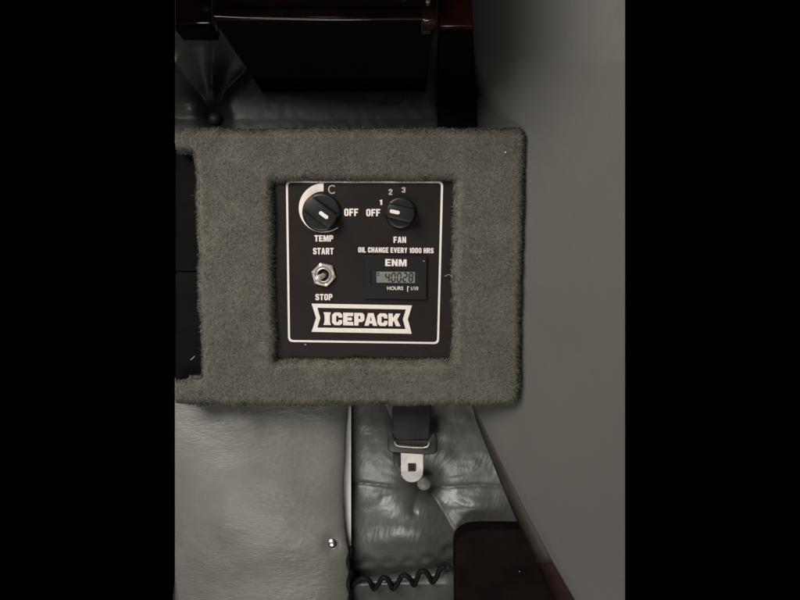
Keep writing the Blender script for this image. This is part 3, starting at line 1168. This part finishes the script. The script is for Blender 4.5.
# knobs
def knob(cx, cy, r, ang, half, mark, h=15.0):
    """skirted knob with a raised grip bar; ang in picture degrees clockwise"""
    ca, cb = lp_(cx, cy, PW)
    root = bpy.data.objects.new('knob', None)
    root.empty_display_size = 0.01
    root.location = (ca * S, PW * S, cb * S)
    root.rotation_euler = (0, math.radians(ang), 0)
    link(root, panel)
    bm = bmesh.new()
    prof = [(r, -0.1), (r, -4.2), (r - 0.5, -5.1), (r - 1.6, -5.6), (r - 3.0, -5.7), (0.01, -5.7)]
    seg = 56
    prev = None
    for (rr, ww) in prof:
        ring = [bm.verts.new((rr * math.cos(2 * math.pi * q / seg) * S, ww * S, rr * math.sin(2 * math.pi * q / seg) * S)) for q in range(seg)]
        if prev:
            for q in range(seg):
                bm.faces.new((prev[q], prev[(q + 1) % seg], ring[(q + 1) % seg], ring[q]))
        prev = ring
    from_bm('skirt', bm, M['knob'], root)
    rg_ = r - 0.9
    mx = math.sqrt(rg_ ** 2 - half ** 2)
    a0 = math.degrees(math.asin(half / rg_))
    out = []
    for q in range(13):
        t_ = math.radians(-a0 + 2 * a0 * q / 12)
        out.append((rg_ * math.cos(t_), rg_ * math.sin(t_)))
    for q in range(13):
        t_ = math.radians(180 - a0 + 2 * a0 * q / 12)
        out.append((rg_ * math.cos(t_), rg_ * math.sin(t_)))
    prism('grip', out, lambda p: (p[0] * 0.93 * S, -h * S, p[1] * 0.86 * S), lambda p: (p[0] * S, -5.5 * S, p[1] * S), M['knob'], root, bevel=0.9 * S, segs=3)
    # white pointer line inlaid in the top
    x0_, x1_, hw = mark
    lp = rrect(x0_, -hw, x1_, hw, hw * 0.95, 6)
    me = curve_mesh([lp], 0.2, 0.12, 2)
    for v in me.vertices:
        x, y, z = v.co
        v.co = (x * S, (-h - 0.1 - z) * S, y * S)
    me.materials.append(M['print'])
    link(bpy.data.objects.new('pointer', me), root)
    return root


knob(321.8, 212.3, 19.2, 36, 9.0, (-1.0, 9.2, 1.75))
knob(400.6, 212.8, 15.8, 12, 7.8, (-10.8, -1.0, 1.7))

# toggle switch
ca, cb = lp_(323.8, 274.6, PW)
tg = bpy.data.objects.new('toggle_switch', None)
tg.empty_display_size = 0.01
tg.location = (ca * S, PW * S, cb * S)
link(tg, panel)
hexp = [(320.4, 262.6), (332.6, 265.2), (336.2, 276.8), (327.3, 286.6), (314.8, 283.4), (311.8, 271.4)]
hexl = [(lp_(x, y, PW)[0] - ca, lp_(x, y, PW)[1] - cb) for x, y in hexp]
bm = bmesh.new()
seg = 48


def hex_pt(t_):
    # point on the hexagon in direction t_
    dx, dz = math.cos(t_), math.sin(t_)
    best = 1e9
    for i in range(6):
        (x1, z1), (x2, z2) = hexl[i], hexl[(i + 1) % 6]
        den = dx * (z2 - z1) - dz * (x2 - x1)
        if abs(den) < 1e-9:
            continue
        q = (x1 * (z2 - z1) - z1 * (x2 - x1)) / den
        if q > 0:
            best = min(best, q)
    return best


rings = []
seg = 72
for kind in ('back', 'side', 'top', 'in', 'hole'):
    ring = []
    for q in range(seg):
        t_ = 2 * math.pi * q / seg
        hr = hex_pt(t_)
        if kind == 'back':
            rr, ww = hr, 0
        elif kind == 'side':
            rr, ww = hr, -3.2
        elif kind == 'top':
            rr, ww = min(hr - 0.3, 11.0), -4.2
        elif kind == 'in':
            rr, ww = 8.6, -4.3
        else:
            rr, ww = 8.2, -2.0
        ring.append(bm.verts.new((rr * math.cos(t_) * S, ww * S, rr * math.sin(t_) * S)))
    if rings:
        for q in range(seg):
            bm.faces.new((rings[-1][q], rings[-1][(q + 1) % seg], ring[(q + 1) % seg], ring[q]))
    rings.append(ring)
from_bm('hex_nut', bm, M['steel'], tg)
bm = bmesh.new()
prev = None
for (rr, ww) in [(8.3, -1.5), (8.3, -3.3), (8.0, -3.9), (7.6, -4.4), (7.0, -4.9), (6.4, -4.9), (5.9, -4.3), (5.5, -1.5), (5.3, 1.5), (0.01, 1.5)]:
    ring = [bm.verts.new((rr * math.cos(2 * math.pi * q / 40) * S, ww * S, rr * math.sin(2 * math.pi * q / 40) * S)) for q in range(40)]
    if prev:
        for q in range(40):
            bm.faces.new((prev[q], prev[(q + 1) % 40], ring[(q + 1) % 40], ring[q]))
    prev = ring
from_bm('bushing', bm, M['steel'], tg)
# lever: tapered bat
pts, tp = [], []
for i in range(15):
    t_ = i / 14
    pts.append(((0.8 - 6.6 * t_) * S, (1 - 17 * t_) * S, (-0.3 - 2.6 * t_) * S))
    tp.append(1.15 + 0.55 * t_ if t_ < 0.86 else (1.62 * math.sqrt(max(0.02, 1 - ((t_ - 0.86) / 0.145) ** 2))))
tube('lever', pts, 2.0 * S, M['lever'], tg, seg=16, taper=tp)
bm = bmesh.new()
bmesh.ops.create_cone(bm, cap_ends=True, segments=24, radius1=5.2 * S, radius2=2.6 * S, depth=3 * S,
                      matrix=Matrix.Translation((0.3 * S, -1.0 * S, -0.2 * S)) @ Matrix.Rotation(math.radians(90), 4, 'X'))
from_bm('seal', bm, M['black_plastic'], tg)

# hour meter
hm = bpy.data.objects.new('hour_meter', None)
hm.empty_display_size = 0.01
link(hm, panel)
HW = PW - 3.0
flat('bezel', [quad_rr([(364.6, 255.8), (426.6, 256.6), (426.0, 298.8), (364.6, 297.8)], 1.5),
               quad_rr([(370.6, 269.2), (420.4, 269.6), (420.2, 285.2), (370.8, 284.8)], 0.8)], M['meter'], HW + 1.2, 1.3, 0.5, hm)
flat('window_frame', [quad_rr([(370.2, 268.8), (420.8, 269.2), (420.6, 285.6), (370.4, 285.2)], 1.0),
                      quad_rr([(376.0, 271.0), (415.2, 271.4), (415.0, 283.2), (376.0, 282.8)], 0.4)], M['knob'], HW + 1.9, 0.9, 0.2, hm)
flat('screen', [quad_rr([(374.5, 270.0), (416.5, 270.0), (416.5, 284.4), (374.5, 284.4)], 0.3)], M['lcd'], HW + 1.9, 0.2, 0, hm)
TWm = HW - 0.75
text('ENM', 385.2, 259.2, 406.6, 266.2, M['print'], w=TWm, parent=hm, tilt=0.4)
thin_text('HOURS', 387.2, 286.4, 403.2, 290.0, M['print'], TWm, hm)
thin_text('1/10', 411.0, 286.6, 418.2, 290.2, M['print'], TWm, hm)
flat('bracket', [[(407.2, 286.4), (409.2, 286.4), (409.2, 287.1), (408.0, 287.1), (408.0, 291.6), (407.2, 291.6)]], M['print'], TWm, 0.08, 0, hm)
flat('dot', [rrect(423.2, 260.4, 424.4, 261.6, 0.55)], M['print_dim'], TWm, 0.05, 0, hm)

# LCD digits 40028 (slightly slanted seven-segment)
SEG = {'4': 'bcfg', '0': 'abcdef', '2': 'abged', '8': 'abcdefg'}


def digit(ch, x, y, w_, h_, name='digit'):
    t_ = 1.55
    g = 0.08
    m = h_ / 2
    H = lambda yy: [(t_ / 2 + g, yy), (t_ + g, yy - t_ / 2), (w_ - t_ - g, yy - t_ / 2), (w_ - t_ / 2 - g, yy), (w_ - t_ - g, yy + t_ / 2), (t_ + g, yy + t_ / 2)]
    Vv = lambda xx, ya, yb: [(xx, ya + g), (xx + t_ / 2, ya + g + t_ / 2), (xx + t_ / 2, yb - g - t_ / 2), (xx, yb - g), (xx - t_ / 2, yb - g - t_ / 2), (xx - t_ / 2, ya + g + t_ / 2)]
    sg = {'a': H(t_ / 2), 'g': H(m), 'd': H(h_ - t_ / 2),
          'f': Vv(t_ / 2, t_ / 2, m), 'b': Vv(w_ - t_ / 2, t_ / 2, m), 'e': Vv(t_ / 2, m, h_ - t_ / 2), 'c': Vv(w_ - t_ / 2, m, h_ - t_ / 2)}
    loops = []
    for q in SEG[ch]:
        loops.append([(x + px + (h_ - py) * 0.07, y + py) for px, py in sg[q]])
    return flat(name, loops, M['segment'], HW + 1.55, 0.06, 0, hm)


for i, ch in enumerate('40028'):
    digit(ch, 384.6 + i * 5.85, 272.4, 5.0, 10.0)
flat('hourglass_mark', [[(377.0, 272.6), (379.6, 272.6), (378.5, 274.3), (379.6, 276.0), (377.0, 276.0), (378.1, 274.3)]], M['segment'], HW + 1.55, 0.05, 0, hm)

# badge
bd = bpy.data.objects.new('badge', None)
bd.empty_display_size = 0.01
link(bd, panel)
flat('badge_frame', [[(311.6, 303.6), (412.0, 305.4), (407.8, 319.1), (411.7, 333.7), (311.6, 331.8), (316.1, 318.0)],
                     [(317.4, 307.7), (406.0, 309.4), (402.8, 319.2), (405.6, 329.1), (317.4, 327.6), (320.3, 318.0)]], M['print'], PW - 0.15, 0.14, 0, bd)
G = {
    'I': (6, [[(0, 0), (6, 0), (5.1, 2.6), (5.1, 7.4), (6, 10), (0, 10), (0.9, 7.4), (0.9, 2.6)]]),
    'C': (8, [[(2, 0), (6.4, 0), (8, 1.5), (8, 4.1), (5.1, 4.1), (5.1, 2.6), (3.3, 2.6), (3.3, 7.4), (5.1, 7.4), (5.1, 6), (8, 6), (8, 8.5), (6.4, 10), (2, 10), (0, 8), (0, 2)]]),
    'E': (8, [[(0, 0), (8.1, 0), (7.8, 2.8), (3.4, 2.8), (3.4, 3.9), (6.9, 3.9), (6.9, 6.2), (3.4, 6.2), (3.4, 7.3), (7.8, 7.3), (8.1, 10), (0, 10)]]),
    'P': (8, [[(0, 0), (3.4, 0), (3.4, 2.8), (6.3, 2.8), (8, 4.4), (8, 8.4), (6.4, 10), (0, 10)], [(3.3, 5.2), (4.8, 5.2), (4.8, 7.6), (3.3, 7.6)]]),
    'A': (10, [[(0, 0), (3.3, 0), (3.8, 1.8), (6.2, 1.8), (6.7, 0), (10, 0), (7.2, 10), (2.8, 10)], [(4.3, 4), (5.7, 4), (5, 7.3)]]),
    'K': (9.4, [[(0, 0), (3.4, 0), (3.4, 3.2), (4.2, 4.2), (5.9, 0), (9.6, 0), (6.9, 5.3), (9.4, 10), (5.8, 10), (3.4, 6.4), (3.4, 10), (0, 10)]]),
}
x = 0
gl = []
for ch in 'ICEPACK':
    w_, loops = G[ch]
    if ch == 'A':
        x -= 0.7
    gl.append((ch, x, loops))
    x += w_ + (0.1 if ch == 'A' else 0.75)
tot = x - 0.75
for ch, x0_, loops in gl:
    lo = []
    for lp in loops:
        q = []
        for (u, v) in lp:
            X = 323.4 + (x0_ + u) / tot * (400.4 - 323.4)
            Yb = 324.9 + (X - 323.4) * 0.018
            q.append((X, Yb - v * 1.265))
        lo.append(q)
    flat('letter', lo, M['print'], PW - 0.15, 0.14, 0, bd)
# a speck of dust under the border
flat('paint_chip', [rrect(304.3, 344.2, 306.3, 344.9, 0.3)], M['print_dim'], PW - 0.12, 0.05, 0, panel)
